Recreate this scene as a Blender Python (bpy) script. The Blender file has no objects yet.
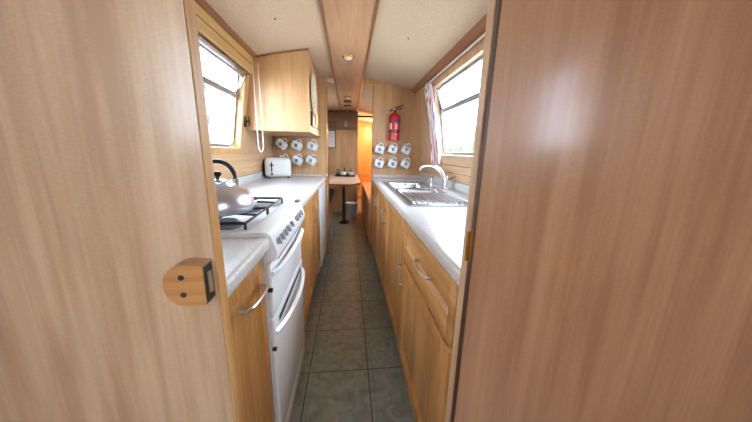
import bpy, bmesh, math, random
from mathutils import Vector, Matrix
random.seed(4)
S = bpy.context.scene
COL = S.collection
V = Vector

# ------------------------------------------------------------------ materials
def lin(c):
    return tuple(((v/255)/12.92 if v/255 <= .04045 else ((v/255+.055)/1.055)**2.4) for v in c) + (1,)

def newmat(name):
    m = bpy.data.materials.new(name); m.use_nodes = True
    nt = m.node_tree
    b = nt.nodes['Principled BSDF']
    return m, nt, b

def plain(name, c, rough=.5, metal=0, coat=0, noise=0, nscale=60, bump=0, emit=0):
    m, nt, b = newmat(name)
    b.inputs['Base Color'].default_value = lin(c)
    b.inputs['Roughness'].default_value = rough
    b.inputs['Metallic'].default_value = metal
    b.inputs['Coat Weight'].default_value = coat
    tc = nt.nodes.new('ShaderNodeTexCoord')
    n = nt.nodes.new('ShaderNodeTexNoise'); n.inputs['Scale'].default_value = nscale; n.inputs['Detail'].default_value = 3
    nt.links.new(tc.outputs['Object'], n.inputs['Vector'])
    r = nt.nodes.new('ShaderNodeValToRGB')
    k = noise
    lo = tuple(max(0, v*(1-k)) for v in c); hi = tuple(min(255, v*(1+k)) for v in c)
    r.color_ramp.elements[0].position = .35; r.color_ramp.elements[0].color = lin(lo)
    r.color_ramp.elements[1].position = .65; r.color_ramp.elements[1].color = lin(hi)
    nt.links.new(n.outputs['Fac'], r.inputs['Fac'])
    nt.links.new(r.outputs['Color'], b.inputs['Base Color'])
    if bump:
        bp = nt.nodes.new('ShaderNodeBump'); bp.inputs['Strength'].default_value = bump; bp.inputs['Distance'].default_value = .002
        nt.links.new(n.outputs['Fac'], bp.inputs['Height']); nt.links.new(bp.outputs['Normal'], b.inputs['Normal'])
    if emit:
        b.inputs['Emission Color'].default_value = lin(c); b.inputs['Emission Strength'].default_value = emit
    return m

def wood(name, dark, light, axis='Z', rough=.38, fine=55, broad=9, coat=.0, bump=.08, along=.045, ripple=0, mixw=(.45, .85, .5)):
    m, nt, b = newmat(name)
    L = nt.links.new; N = nt.nodes.new
    tc = N('ShaderNodeTexCoord')
    def noise(sc, al, det, dist=0):
        mp = N('ShaderNodeMapping'); s = [sc, sc, sc]; s['XYZ'.index(axis)] = sc*al
        mp.inputs['Scale'].default_value = s
        n = N('ShaderNodeTexNoise'); n.inputs['Scale'].default_value = 1; n.inputs['Detail'].default_value = det
        n.inputs['Distortion'].default_value = dist
        L(tc.outputs['Object'], mp.inputs['Vector']); L(mp.outputs['Vector'], n.inputs['Vector'])
        return n
    a = noise(fine*3.2, along*.5, 4); c = noise(broad, along*2.2, 4, .6); d = noise(fine, along, 3)
    m1 = N('ShaderNodeMath'); m1.operation = 'MULTIPLY_ADD'; L(a.outputs['Fac'], m1.inputs[0]); m1.inputs[1].default_value = mixw[0]
    m2 = N('ShaderNodeMath'); m2.operation = 'MULTIPLY_ADD'; L(c.outputs['Fac'], m2.inputs[0]); m2.inputs[1].default_value = mixw[1]; 
    m3 = N('ShaderNodeMath'); m3.operation = 'MULTIPLY'; L(d.outputs['Fac'], m3.inputs[0]); m3.inputs[1].default_value = mixw[2]
    L(m3.outputs[0], m2.inputs[2]); L(m2.outputs[0], m1.inputs[2])
    r = N('ShaderNodeValToRGB')
    r.color_ramp.elements[0].position = .62; r.color_ramp.elements[0].color = lin(dark)
    r.color_ramp.elements[1].position = 1.0; r.color_ramp.elements[1].color = lin(light)
    out = m1.outputs[0]
    if ripple:                                  # short cross-grain flecks of the rotary-cut veneer
        mp = N('ShaderNodeMapping'); sc = [130, 130, 130]; sc['XYZ'.index(axis)] = 420; mp.inputs['Scale'].default_value = sc
        q = N('ShaderNodeTexNoise'); q.inputs['Scale'].default_value = 1; q.inputs['Detail'].default_value = 2
        L(tc.outputs['Object'], mp.inputs['Vector']); L(mp.outputs['Vector'], q.inputs['Vector'])
        s2 = N('ShaderNodeMath'); s2.operation = 'SUBTRACT'; L(q.outputs['Fac'], s2.inputs[0]); s2.inputs[1].default_value = .5
        m5 = N('ShaderNodeMath'); m5.operation = 'MULTIPLY_ADD'; L(s2.outputs[0], m5.inputs[0]); m5.inputs[1].default_value = ripple; L(out, m5.inputs[2])
        out = m5.outputs[0]
    mr = N('ShaderNodeMapRange'); L(out, mr.inputs['Value']); mr.inputs['From Min'].default_value = .0; mr.inputs['From Max'].default_value = 1.15
    L(mr.outputs['Result'], r.inputs['Fac'])
    L(r.outputs['Color'], b.inputs['Base Color'])
    b.inputs['Roughness'].default_value = rough; b.inputs['Coat Weight'].default_value = coat; b.inputs['Coat Roughness'].default_value = .16
    bp = N('ShaderNodeBump'); bp.inputs['Strength'].default_value = bump; bp.inputs['Distance'].default_value = .001
    L(m1.outputs[0], bp.inputs['Height']); L(bp.outputs['Normal'], b.inputs['Normal'])
    return m

def tile_mat():
    m, nt, b = newmat('slate_vinyl_tiles'); L = nt.links.new; N = nt.nodes.new
    tc = N('ShaderNodeTexCoord'); sp = N('ShaderNodeSeparateXYZ'); L(tc.outputs['Object'], sp.inputs[0])
    def line(out, period, off, w):
        a = N('ShaderNodeMath'); a.operation = 'SUBTRACT'; L(out, a.inputs[0]); a.inputs[1].default_value = off - period/2
        p = N('ShaderNodeMath'); p.operation = 'FLOORED_MODULO'; L(a.outputs[0], p.inputs[0]); p.inputs[1].default_value = period
        d = N('ShaderNodeMath'); d.operation = 'SUBTRACT'; L(p.outputs[0], d.inputs[0]); d.inputs[1].default_value = period/2
        e = N('ShaderNodeMath'); e.operation = 'ABSOLUTE'; L(d.outputs[0], e.inputs[0])
        g = N('ShaderNodeMath'); g.operation = 'LESS_THAN'; L(e.outputs[0], g.inputs[0]); g.inputs[1].default_value = w
        return g
    gx = line(sp.outputs['X'], .315, .105, .0028); gy = line(sp.outputs['Y'], .335, 1.19, .0028)
    gx2 = line(sp.outputs['X'], .315, .128, .0014)
    mx = N('ShaderNodeMath'); mx.operation = 'MAXIMUM'; L(gx.outputs[0], mx.inputs[0]); L(gy.outputs[0], mx.inputs[1])
    h2 = N('ShaderNodeMath'); h2.operation = 'MULTIPLY'; L(gx2.outputs[0], h2.inputs[0]); h2.inputs[1].default_value = .45
    mx2 = N('ShaderNodeMath'); mx2.operation = 'MAXIMUM'; L(mx.outputs[0], mx2.inputs[0]); L(h2.outputs[0], mx2.inputs[1])
    n = N('ShaderNodeTexNoise'); n.inputs['Scale'].default_value = 14; n.inputs['Detail'].default_value = 9; n.inputs['Distortion'].default_value = 1.6
    L(tc.outputs['Object'], n.inputs['Vector'])
    r = N('ShaderNodeValToRGB'); r.color_ramp.elements[0].position = .32; r.color_ramp.elements[0].color = lin((116, 122, 114))
    r.color_ramp.elements[1].position = .7; r.color_ramp.elements[1].color = lin((148, 154, 144))
    L(n.outputs['Fac'], r.inputs['Fac'])
    mix = N('ShaderNodeMixRGB'); L(mx2.outputs[0], mix.inputs['Fac']); L(r.outputs['Color'], mix.inputs['Color1']); mix.inputs['Color2'].default_value = lin((66, 72, 70))
    L(mix.outputs['Color'], b.inputs['Base Color']); b.inputs['Roughness'].default_value = .42
    hm = N('ShaderNodeMath'); hm.operation = 'SUBTRACT'; L(n.outputs['Fac'], hm.inputs[0]); L(mx2.outputs[0], hm.inputs[1])
    bp = N('ShaderNodeBump'); bp.inputs['Strength'].default_value = .35; bp.inputs['Distance'].default_value = .003
    L(hm.outputs[0], bp.inputs['Height']); L(bp.outputs['Normal'], b.inputs['Normal'])
    return m

def glass_mat(name, tint=(250, 252, 252), refl=.08):
    m = bpy.data.materials.new(name); m.use_nodes = True; nt = m.node_tree
    nt.nodes.clear(); N = nt.nodes.new; L = nt.links.new
    o = N('ShaderNodeOutputMaterial'); t = N('ShaderNodeBsdfTransparent'); t.inputs['Color'].default_value = lin(tint)
    g = N('ShaderNodeBsdfGlossy'); g.inputs['Roughness'].default_value = .03
    f = N('ShaderNodeLayerWeight'); f.inputs['Blend'].default_value = .5
    pw = N('ShaderNodeMath'); pw.operation = 'POWER'; L(f.outputs['Facing'], pw.inputs[0]); pw.inputs[1].default_value = 5
    ma = N('ShaderNodeMath'); ma.operation = 'MULTIPLY_ADD'; L(pw.outputs[0], ma.inputs[0]); ma.inputs[1].default_value = .7; ma.inputs[2].default_value = .03
    mx = N('ShaderNodeMixShader'); L(ma.outputs[0], mx.inputs['Fac']); L(t.outputs[0], mx.inputs[1]); L(g.outputs[0], mx.inputs[2])
    L(mx.outputs[0], o.inputs['Surface'])
    return m

def mug_mat():
    m, nt, b = newmat('mug_glaze'); L = nt.links.new; N = nt.nodes.new
    tc = N('ShaderNodeTexCoord')
    d = N('ShaderNodeVectorMath'); d.operation = 'DISTANCE'; L(tc.outputs['Object'], d.inputs[0]); d.inputs[1].default_value = (0, -.043, .045)
    n = N('ShaderNodeTexNoise'); n.inputs['Scale'].default_value = 70; L(tc.outputs['Object'], n.inputs['Vector'])
    a = N('ShaderNodeMath'); a.operation = 'MULTIPLY_ADD'; L(n.outputs['Fac'], a.inputs[0]); a.inputs[1].default_value = .035; L(d.outputs['Value'], a.inputs[2])
    lt = N('ShaderNodeMath'); lt.operation = 'LESS_THAN'; L(a.outputs[0], lt.inputs[0]); lt.inputs[1].default_value = .037
    mix = N('ShaderNodeMixRGB'); L(lt.outputs[0], mix.inputs['Fac']); mix.inputs['Color1'].default_value = lin((232, 234, 236)); mix.inputs['Color2'].default_value = lin((112, 138, 150))
    L(mix.outputs['Color'], b.inputs['Base Color']); b.inputs['Roughness'].default_value = .18
    return m

def curtain_mat():
    m, nt, b = newmat('striped_cotton'); L = nt.links.new; N = nt.nodes.new
    tc = N('ShaderNodeTexCoord'); sp = N('ShaderNodeSeparateXYZ'); L(tc.outputs['Object'], sp.inputs[0])
    a = N('ShaderNodeMath'); a.operation = 'MULTIPLY'; L(sp.outputs['Y'], a.inputs[0]); a.inputs[1].default_value = 14
    f = N('ShaderNodeMath'); f.operation = 'FRACT'; L(a.outputs[0], f.inputs[0])
    r = N('ShaderNodeValToRGB'); r.color_ramp.interpolation = 'CONSTANT'
    E = r.color_ramp.elements; E[0].position = 0; E[0].color = lin((232, 224, 226)); E[1].position = .45; E[1].color = lin((168, 92, 104))
    for p, c in ((.58, (236, 230, 228)), (.75, (112, 100, 158)), (.86, (214, 178, 170))):
        e = E.new(p); e.color = lin(c)
    L(f.outputs[0], r.inputs['Fac']); L(r.outputs['Color'], b.inputs['Base Color']); b.inputs['Roughness'].default_value = .9
    return m

VEN_L = wood('pale_veneer', (172, 140, 108), (205, 176, 144), 'Z', .36, 50, 15, bump=.05, coat=.4, ripple=.22, mixw=(.3, 1.1, .4))
VEN_R = wood('tan_veneer', (142, 99, 68), (172, 129, 96), 'Z', .30, 50, 15, coat=.6, bump=.05, ripple=.22, mixw=(.35, .95, .45))
VEN_W = wood('wall_veneer', (184, 148, 114), (212, 178, 144), 'Z', .42, 60, 8)
VEN_B = wood('ash_veneer', (190, 146, 100), (218, 178, 130), 'Z', .42, 60, 8)
VEN_C = wood('board_veneer', (176, 138, 106), (204, 168, 134), 'Y', .42, 60, 10)
PLANK = wood('plank_pine', (186, 146, 106), (216, 178, 136), 'Y', .42, 45, 9)
PELMET = wood('pelmet_pine', (190, 150, 92), (222, 186, 126), 'Y', .4, 45, 9)
OAK = wood('oak_door', (160, 108, 56), (204, 152, 90), 'Z', .34, 50, 12, coat=.1)
OAK_H = wood('oak_rail', (160, 108, 56), (204, 152, 90), 'Y', .34, 50, 12, coat=.1)
OAK_X = wood('oak_block', (158, 108, 62), (200, 146, 92), 'X', .3, 60, 20)
LIP = wood('oak_lining', (188, 136, 82), (220, 174, 116), 'Z', .36, 45, 10)
LIP_D = wood('dark_lipping', (66, 38, 22), (96, 58, 34), 'Z', .4, 45, 10)
STRIP = wood('reddish_moulding', (134, 90, 60), (170, 120, 84), 'Y', .4, 45, 10)
DARKWOOD = wood('shade_band_wood', (104, 78, 58), (138, 104, 78), 'X', .45, 45, 10)
WARMWOOD = wood('honey_wood', (196, 146, 96), (222, 174, 120), 'Z', .36, 45, 8)
CEIL = plain('ceiling_lining', (200, 178, 152), .9, noise=.05, nscale=170, bump=.5)
WORK = plain('worktop_laminate', (202, 200, 198), .32, noise=.04, nscale=110)
FLOOR = tile_mat()
GLASS = glass_mat('window_glass')
JAR = glass_mat('jar_glass', (235, 242, 240))
ALU = plain('window_aluminium', (150, 154, 162), .4, .6)
STEEL = plain('brushed_steel', (205, 208, 212), .24, 1, noise=.03)
KSTEEL = plain('kettle_steel', (218, 226, 242), .30, 1)
BOWLM = plain('polished_steel', (205, 212, 224), .10, 1)
CHROME = plain('chrome', (228, 230, 234), .08, 1)
SATIN = plain('satin_nickel', (196, 194, 188), .28, 1)
BRASS = plain('brass', (206, 160, 78), .25, 1)
ENAMEL = plain('white_enamel', (232, 234, 236), .2)
FRIDGEM = plain('fridge_white', (220, 228, 234), .3)
WPLAST = plain('white_plastic', (228, 228, 226), .35)
GREYP = plain('grey_plastic', (112, 114, 118), .4)
TRAYM = plain('hob_tray', (206, 209, 214), .3)
SLOT = plain('slot_black', (22, 24, 30), .8)
KNOBM = plain('knob_grey', (168, 170, 174), .35)
BLACK = plain('black_plastic', (24, 24, 28), .35)
IRON = plain('black_enamel_iron', (30, 32, 40), .35)
DARK = plain('dark_metal', (66, 62, 58), .4, .6)
GAPM = plain('shadow_gap_paint', (44, 32, 24), .8)
RED = plain('red_paint', (196, 34, 30), .28, coat=.3)
LABEL = plain('label_paper', (226, 222, 214), .5)
LABELB = plain('label_blue', (50, 66, 140), .5)
MUG = mug_mat()
CURT = curtain_mat()
ROPE = plain('white_cord', (232, 228, 220), .8)
TEAL = plain('teal_fabric', (46, 92, 104), .9, noise=.08, nscale=200)
TABLE = plain('table_laminate', (206, 182, 156), .3, noise=.03, nscale=60)
BINM = plain('bin_plastic', (214, 222, 234), .4, noise=.05, nscale=40)
PAPER = plain('picture_paper', (244, 242, 238), .6, noise=.04, nscale=40)
GREEN = plain('green_glaze', (42, 92, 58), .3)
PLATE = plain('plate_glaze', (238, 240, 232), .2)
PLATEG = plain('plate_green', (214, 222, 196), .25, noise=.12, nscale=60)
LENS = plain('frosted_lens', (232, 226, 214), .4)
LENSD = plain('aged_plastic', (170, 160, 146), .5)
BULB = plain('lit_lens', (255, 176, 84), .4, emit=6)
GRASS = plain('towpath_gravel', (176, 168, 156), .95, noise=.15, nscale=4)
HEDGEM = plain('hedge_leaf', (112, 132, 98), .9, noise=.3, nscale=9, bump=.5)
RENDERW = plain('pale_render', (228, 222, 214), .9, noise=.05, nscale=3)
SHUT = plain('brown_window', (60, 44, 38), .7)
HULL = plain('cabin_backing', (120, 100, 84), .9)

# ------------------------------------------------------------------ geometry helpers (all in world coordinates)
class B:
    def __init__(s): s.bm = bmesh.new()
    def add(s, bm2, M=None):
        me = bpy.data.meshes.new('t'); bm2.to_mesh(me); bm2.free()
        if M is not None: me.transform(M)
        s.bm.from_mesh(me); bpy.data.meshes.remove(me); return s
    def box(s, x0, x1, y0, y1, z0, z1, bev=0, seg=2, M=None):
        b = bmesh.new(); bmesh.ops.create_cube(b, size=1)
        for v in b.verts:
            v.co = V(((x0+x1)/2+v.co.x*(x1-x0), (y0+y1)/2+v.co.y*(y1-y0), (z0+z1)/2+v.co.z*(z1-z0)))
        if bev: bmesh.ops.bevel(b, geom=b.edges[:], offset=bev, segments=seg, affect='EDGES', profile=.5)
        return s.add(b, M)
    def hexa(s, p):   # 8 points: bottom 4, top 4
        b = bmesh.new(); v = [b.verts.new(q) for q in p]
        for f in ((0,1,2,3), (4,5,6,7), (0,1,5,4), (1,2,6,5), (2,3,7,6), (3,0,4,7)): b.faces.new([v[i] for i in f])
        bmesh.ops.recalc_face_normals(b, faces=b.faces[:]); return s.add(b)
    def loft(s, loops, cap=True, closed=True):
        b = bmesh.new(); L = [[b.verts.new(q) for q in l] for l in loops]; n = len(L[0])
        for i in range(len(L)-1):
            for j in range(n if closed else n-1):
                k = (j+1) % n; b.faces.new((L[i][j], L[i][k], L[i+1][k], L[i+1][j]))
        if cap and closed: b.faces.new(L[0][::-1]); b.faces.new(L[-1])
        bmesh.ops.recalc_face_normals(b, faces=b.faces[:]); return s.add(b)
    def prism(s, poly, fn, a, b_):      # poly of 2-D points, fn(u,v,w)->3-D
        return s.loft([[fn(u, v, a) for u, v in poly], [fn(u, v, b_) for u, v in poly]])
    def ring(s, outer, inner, fn, a, b_):
        b = bmesh.new(); n = len(outer)
        L = [[b.verts.new(fn(u, v, w)) for u, v in p] for p, w in ((outer, a), (outer, b_), (inner, b_), (inner, a))]
        for i in range(4):
            A, C = L[i], L[(i+1) % 4]
            for j in range(n):
                k = (j+1) % n; b.faces.new((A[j], A[k], C[k], C[j]))
        bmesh.ops.recalc_face_normals(b, faces=b.faces[:]); return s.add(b)
    def tube(s, pts, r, seg=8, cap=True):
        pts = [V(p) for p in pts]; loops = []; R = r if isinstance(r, (list, tuple)) else [r]*len(pts)
        up = None
        for i, p in enumerate(pts):
            t = (pts[min(i+1, len(pts)-1)]-pts[max(i-1, 0)]).normalized()
            if up is None:
                up = t.orthogonal().normalized()
            up = (up - t*up.dot(t)).normalized(); w = t.cross(up)
            loops.append([p+(up*math.cos(a)+w*math.sin(a))*R[i] for a in [2*math.pi*j/seg for j in range(seg)]])
        return s.loft(loops, cap)
    def lathe(s, prof, c=(0,0,0), seg=24, M=None):
        b = bmesh.new(); L = []
        for r, z in prof:
            L.append([b.verts.new((c[0]+r*math.cos(2*math.pi*j/seg), c[1]+r*math.sin(2*math.pi*j/seg), c[2]+z)) for j in range(seg)])
        for i in range(len(L)-1):
            for j in range(seg):
                k = (j+1) % seg; b.faces.new((L[i][j], L[i][k], L[i+1][k], L[i+1][j]))
        if prof[0][0] > 1e-5: b.faces.new(L[0][::-1])
        if prof[-1][0] > 1e-5: b.faces.new(L[-1])
        bmesh.ops.remove_doubles(b, verts=b.verts[:], dist=1e-5)
        bmesh.ops.recalc_face_normals(b, faces=b.faces[:]); return s.add(b, M)
    def sphere(s, c, r, sc=(1,1,1), seg=16):
        b = bmesh.new(); bmesh.ops.create_uvsphere(b, u_segments=seg, v_segments=seg//2, radius=r)
        for v in b.verts: v.co = V((c[0]+v.co.x*sc[0], c[1]+v.co.y*sc[1], c[2]+v.co.z*sc[2]))
        return s.add(b)
    def obj(s, name, mat, parent=None, base=None, angle=35):
        off = root_loc(parent) if parent else (V(base) if base else V((0,0,0)))
        me = bpy.data.meshes.new(name)
        for v in s.bm.verts: v.co -= off
        s.bm.to_mesh(me); s.bm.free()
        for m in (mat if isinstance(mat, list) else [mat]): me.materials.append(m)
        me.polygons.foreach_set('use_smooth', [True]*len(me.polygons)); me.set_sharp_from_angle(angle=math.radians(angle))
        o = bpy.data.objects.new(name, me); COL.objects.link(o)
        if parent: o.parent = parent
        elif base: o.location = base
        return o

def root_loc(o):
    p = V((0,0,0))
    while o: p += o.location; o = o.parent
    return p
def thing(name, label, cat, loc, group=None):
    o = bpy.data.objects.new(name, None); COL.objects.link(o); o.location = loc; o.empty_display_size = .05
    o['label'] = label; o['category'] = cat
    if group: o['group'] = group
    return o
def tag(o, label, cat, group=None, kind=None):
    o['label'] = label; o['category'] = cat
    if group: o['group'] = group
    if kind: o['kind'] = kind
    return o
def struct(o, label=None, cat=None):
    o['kind'] = 'structure'
    if label: o['label'] = label
    if cat: o['category'] = cat
    return o
def sroot(name, loc, label=None, cat=None):
    o = bpy.data.objects.new(name, None); COL.objects.link(o); o.location = loc; o.empty_display_size = .05
    return struct(o, label, cat)
def copy_tree(o, parent=None):
    c = o.copy(); COL.objects.link(c)
    if parent: c.parent = parent
    for ch in [k for k in bpy.data.objects if k.parent == o]: copy_tree(ch, c)
    return c
def arc(c, r, a0, a1, n, fn):
    return [fn(c[0]+r*math.cos(a0+(a1-a0)*i/n), c[1]+r*math.sin(a0+(a1-a0)*i/n)) for i in range(n+1)]
def rrect(u0, u1, v0, v1, r, n=4):
    P = []
    for cu, cv, a in ((u1-r, v1-r, 0), (u0+r, v1-r, 90), (u0+r, v0+r, 180), (u1-r, v0+r, 270)):
        for i in range(n+1):
            t = math.radians(a+90*i/n); P.append((cu+r*math.cos(t), cv+r*math.sin(t)))
    return P

# ------------------------------------------------------------------ the shell of the boat
WX, WZ, WT = .83, .90, .90
def wp(side, y, z, o=0):                   # point on a cabin side; o = distance outwards
    x = WX if z <= WZ else WX-.16*(z-WZ)
    return V((side*(x+o*.987), y, z+(o*.158 if z > WZ else 0)))
Y0, YB, YE = -2.2, 5.10, 6.60              # near wall, dinette bulkhead, passage end
def ceil_z(x): return 1.905-.105*(abs(x)/.686)**1.5
WIN = {-1: [(-1.45, -.36, 1.17, 1.68), (1.16, 2.00, 1.165, 1.705), (3.6, 4.2, 1.20, 1.60)],
        1: [(-2.05, -.75, 1.20, 1.70), (1.16, 2.23, 1.15, 1.70), (3.6, 4.3, 1.20, 1.60)]}
for side, nm in ((-1, 'wall_left'), (1, 'wall_right')):
    b = B(); ws = WIN[side]
    ys = sorted({Y0, YE, *[w[0] for w in ws], *[w[1] for w in ws]})
    for ya, yb in zip(ys, ys[1:]):
        w = [k for k in ws if k[0] == ya]
        zs = [(-.05, WZ)] + ([(WZ, w[0][2]), (w[0][3], 1.83)] if w else [(WZ, 1.83)])
        for za, zb in zs:
            b.hexa([wp(side, ya, za), wp(side, yb, za), wp(side, yb, za, .05), wp(side, ya, za, .05),
                    wp(side, ya, zb), wp(side, yb, zb), wp(side, yb, zb, .05), wp(side, ya, zb, .05)])
    struct(b.obj(nm, VEN_W))
b = B(); xs = [-.80+1.6*i/32 for i in range(33)]
b.loft([[V((x, y, ceil_z(x)+d)) for x, d in [(x, 0) for x in xs]+[(x, .04) for x in xs[::-1]]] for y in (Y0, YE)])
struct(b.obj('ceiling', CEIL))
struct(B().box(-.88, .88, Y0, YE, -.05, 0).obj('floor', FLOOR))
b = B()
for x0, x1, z0, z1 in ((-.9, -.3, 0, 1.95), (.3, .9, 0, 1.95), (-.3, .3, 0, 1.20), (-.3, .3, 1.65, 1.95)): b.box(x0, x1, Y0-.04, Y0, z0, z1)
struct(b.obj('wall_back', VEN_L))

# near bulkhead with its doorway (the photographer looks through it)
DF, DB = .460, .488
def bulk_poly(x0, x1, z0, top=None, n=10, side_cut=True):
    P = [(x0, z0), (x1, z0)]
    def lim(x): return ceil_z(x)
    return P
def bulkhead(b, xa, xb, ya, yb, z0=0):     # a cross wall from xa to xb that follows the camber and the cabin side
    s = 1 if xb > 0 else -1
    inner, outer = (xa, xb) if s > 0 else (xb, xa)
    pts = [(inner, z0), (s*(WX-.001), z0), (s*(WX-.001), WZ), (s*.687, 1.795)]
    n = 12
    for i in range(n+1):
        x = s*.687+(inner-s*.687)*i/n; pts.append((x, ceil_z(x)-.001))
    b.prism(pts, lambda u, v, w: V((u, w, v)), ya, yb)
b = B(); bulkhead(b, -.9, -.2395, DF, DB-.002); struct(b.obj('wall_near_left', VEN_L))
struct(B().box(-.2395, -.2372, DF+.003, DB, 0, 1.885).obj('trim_doorway_left', LIP))
b = B(); bulkhead(b, .2430, .9, .463, DB-.002); struct(b.obj('wall_near_right', VEN_R))
struct(B().box(.2370, .2430, .466, DB, 0, 1.885).obj('trim_doorway_right', VEN_W))  # duller veneer than the left lining, its backlit look put into the colour
# the door folded back over the right bulkhead, turned a little towards us
dr = sroot('door_1', (.2335, .4545, .02), 'tan veneered door folded back on the right side of the doorway', 'door')
ang = math.radians(-12)
MD = Matrix.Translation((.2335, .4545, 0)) @ Matrix.Rotation(ang, 4, 'Z')
b = B().box(.004, .60, -.018, 0, .02, 1.80, M=MD); b.obj('door_leaf', VEN_R, dr)
B().box(0, .004, -.0165, 0, .02, 1.80, M=MD).obj('edge_lipping', LIP_D, dr)
for z in (.985, .30, 1.62):
    h = B(); h.tube([(.2325, .460, z-.03), (.2325, .460, z+.03)], .0035, 8)
    h.box(-.0006, 0, -.014, -.001, z-.028, z+.028, M=MD)
    h.obj('hinge', BRASS, dr)

# ceiling spine, cornices, skirting
b = B().box(-.134, .134, .49, YB-.001, 1.885, 1.897)
struct(b.obj('trim_ceiling_board', VEN_C))
for s, nm in ((-1, 'trim_board_edge_left'), (1, 'trim_board_edge_right')):
    struct(B().box(s*.141-.008, s*.141+.008, .49, YB-.001, 1.878, 1.901, .004).obj(nm, STRIP))
    b = B(); f = lambda u, v, w: V((s*u, w, v))
    b.prism([(.700, 1.765), (.672, 1.775), (.655, 1.800), (.64, 1.812), (.70, 1.83)], f, .49, YB-.001)
    struct(b.obj('trim_cornice_' + ('left' if s < 0 else 'right'), STRIP))
    b = B()
    for z0, z1 in ((.965, 1.020), (1.023, 1.078), (1.081, 1.130)):
        b.hexa([wp(s, .49, z0, -.001), wp(s, 2.848, z0, -.001), wp(s, 2.848, z0, -.010), wp(s, .49, z0, -.010),
                wp(s, .49, z1, -.001), wp(s, 2.848, z1, -.001), wp(s, 2.848, z1, -.010), wp(s, .49, z1, -.010)])
    struct(b.obj('trim_planking_' + ('left' if s < 0 else 'right'), PLANK))

# ------------------------------------------------------------------ windows
def window(n, side, w, hopper=True, tilt=.30, wp=wp, ht=.026):
    y0, y1, z0, z1 = w
    root = sroot('window_%d' % n, wp(side, (y0+y1)/2, z0), None, None)
    F = lambda u, v, o: wp(side, u, v, o)
    out = [(y1+.030, z1+.03), (y0-.030, z1+.03), (y0-.030, z0-.034), (y1+.030, z0-.034)]
    inn = [(y1, z1), (y0, z1), (y0, z0), (y1, z0)]
    b = B(); b.ring(out, inn, F, -.012, .0)
    li = [(y1-.004, z1-.004), (y0+.004, z1-.004), (y0+.004, z0+.004), (y1-.004, z0+.004)]
    b.ring(inn, li, F, -.012, .05); b.obj('casing', LIP if side < 0 else VEN_W, root)  # right casings get a duller veneer that carries their backlit tone
    g = .006
    zd = z0+(z1-z0)*.63
    b = B(); b.ring(rrect(y0+g, y1-g, z0+g, z1-g, .05), rrect(y0+g+.016, y1-g-.016, z0+g+.016, z1-g-.016, .04), F, .030, .056)
    b.obj('frame', ALU, root)
    b = B(); b.prism([(y0+.02, zd-.011), (y1-.02, zd-.011), (y1-.02, zd+.011), (y0+.02, zd+.011)], F, .024, .052); b.obj('divider', ALU, root)
    b = B(); b.prism(rrect(y0+.018, y1-.018, z0+.018, zd-.005, .02), F, .041, .044); b.obj('pane', GLASS, root)
    k = tilt if hopper else 0
    H = lambda u, v, o: wp(side, u, v, o-k*max(0, v-zd-.012))
    b = B(); b.ring(rrect(y0+.03, y1-.03, zd+.012, z1-ht, .02), rrect(y0+.040, y1-.040, zd+.022, z1-ht-.010, .016), H, .034, .046)
    hp = b.obj('hopper', ALU, root)
    b = B(); b.prism(rrect(y0+.038, y1-.038, zd+.02, z1-ht-.008, .016), H, .038, .041); b.obj('pane', GLASS, hp)
    for yy in (y0+.10, y1-.07):
        b = B(); b.tube([H(yy, z1-ht-.004, .033), H(yy, z1-ht-.002, .020), H(yy+.012, z1-ht-.014, .012), H(yy+.016, z1-ht-.032, .016)], .0035, 6)
        b.obj('catch', DARK, hp)
    for yy in (y1-.025,):
        b = B(); b.tube([F(yy, zd+.02, .034), H(yy, zd+.06, .020), H(yy, z1-.05, .030)], .003, 6); b.obj('stay', DARK, root)
    return root
window(1, -1, WIN[-1][1], tilt=.42, ht=.062); window(2, 1, WIN[1][1], tilt=.20)
window(3, -1, WIN[-1][0], False); window(4, 1, WIN[1][0], False)
window(7, 1, (-.3, .3, 1.20, 1.65), False, wp=lambda s_, u, v, o=0: V((u, Y0-o, v)))  # added window behind the camera, put in to brighten the near room
window(5, -1, WIN[-1][2], False); window(6, 1, WIN[1][2], False)  # added unseen windows that bring daylight into the dinette

# pelmet, cord and cleat on the left
pr = thing('blind_pelmet', 'yellowish pine pelmet box above the left window', 'pelmet', (-.67, 1.5, 1.66))
F = lambda u, v, w: V((u, w, v))
B().prism([(-.708, 1.665), (-.655, 1.665), (-.650, 1.672), (-.650, 1.716), (-.70, 1.716)], F, .60, 2.0).obj('front_board', PELMET, pr)
B().prism([(-.70, 1.722), (-.648, 1.722), (-.648, 1.765), (-.658, 1.775), (-.69, 1.775)], F, .60, 2.015).obj('cap_board', PELMET, pr)
B().prism([(-.71, 1.652), (-.667, 1.652), (-.667, 1.664), (-.71, 1.664)], F, .60, 1.995).obj('blind_roller', LIP_D, pr)
yy = 2.062
b = B(); P = [(-.668, yy, 1.74)]
P += [(-.668, yy, 1.74-.56*i/8) for i in range(1, 9)]
P += [(-.668+.036*(i/8), yy, 1.18-.035*math.sin(math.pi*i/8)) for i in range(1, 9)]
P += [(-.632, yy, 1.18+.56*i/8) for i in range(1, 9)]
b.tube(P, .0036, 6)
B.obj(b, 'blind_cord', ROPE, pr)
B().box(-.69, -.625, yy-.006, yy+.006, 1.735, 1.755, .003).obj('cord_bracket', PELMET, pr)
cl = thing('cord_cleat', 'small dark metal cleat on the wall beside the left window', 'cleat', (-.745, 2.062, 1.36))
B().box(-.757, -.742, 2.050, 2.078, 1.32, 1.40, .004).obj('plate', DARK, cl)
b = B(); b.tube([(-.742, 2.062, 1.36), (-.725, 2.062, 1.36)], .006, 8); b.tube([(-.722, 2.062, 1.325), (-.720, 2.062, 1.36), (-.722, 2.062, 1.395)], [.004, .007, .004], 8); b.obj('horn', DARK, cl)

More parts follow.
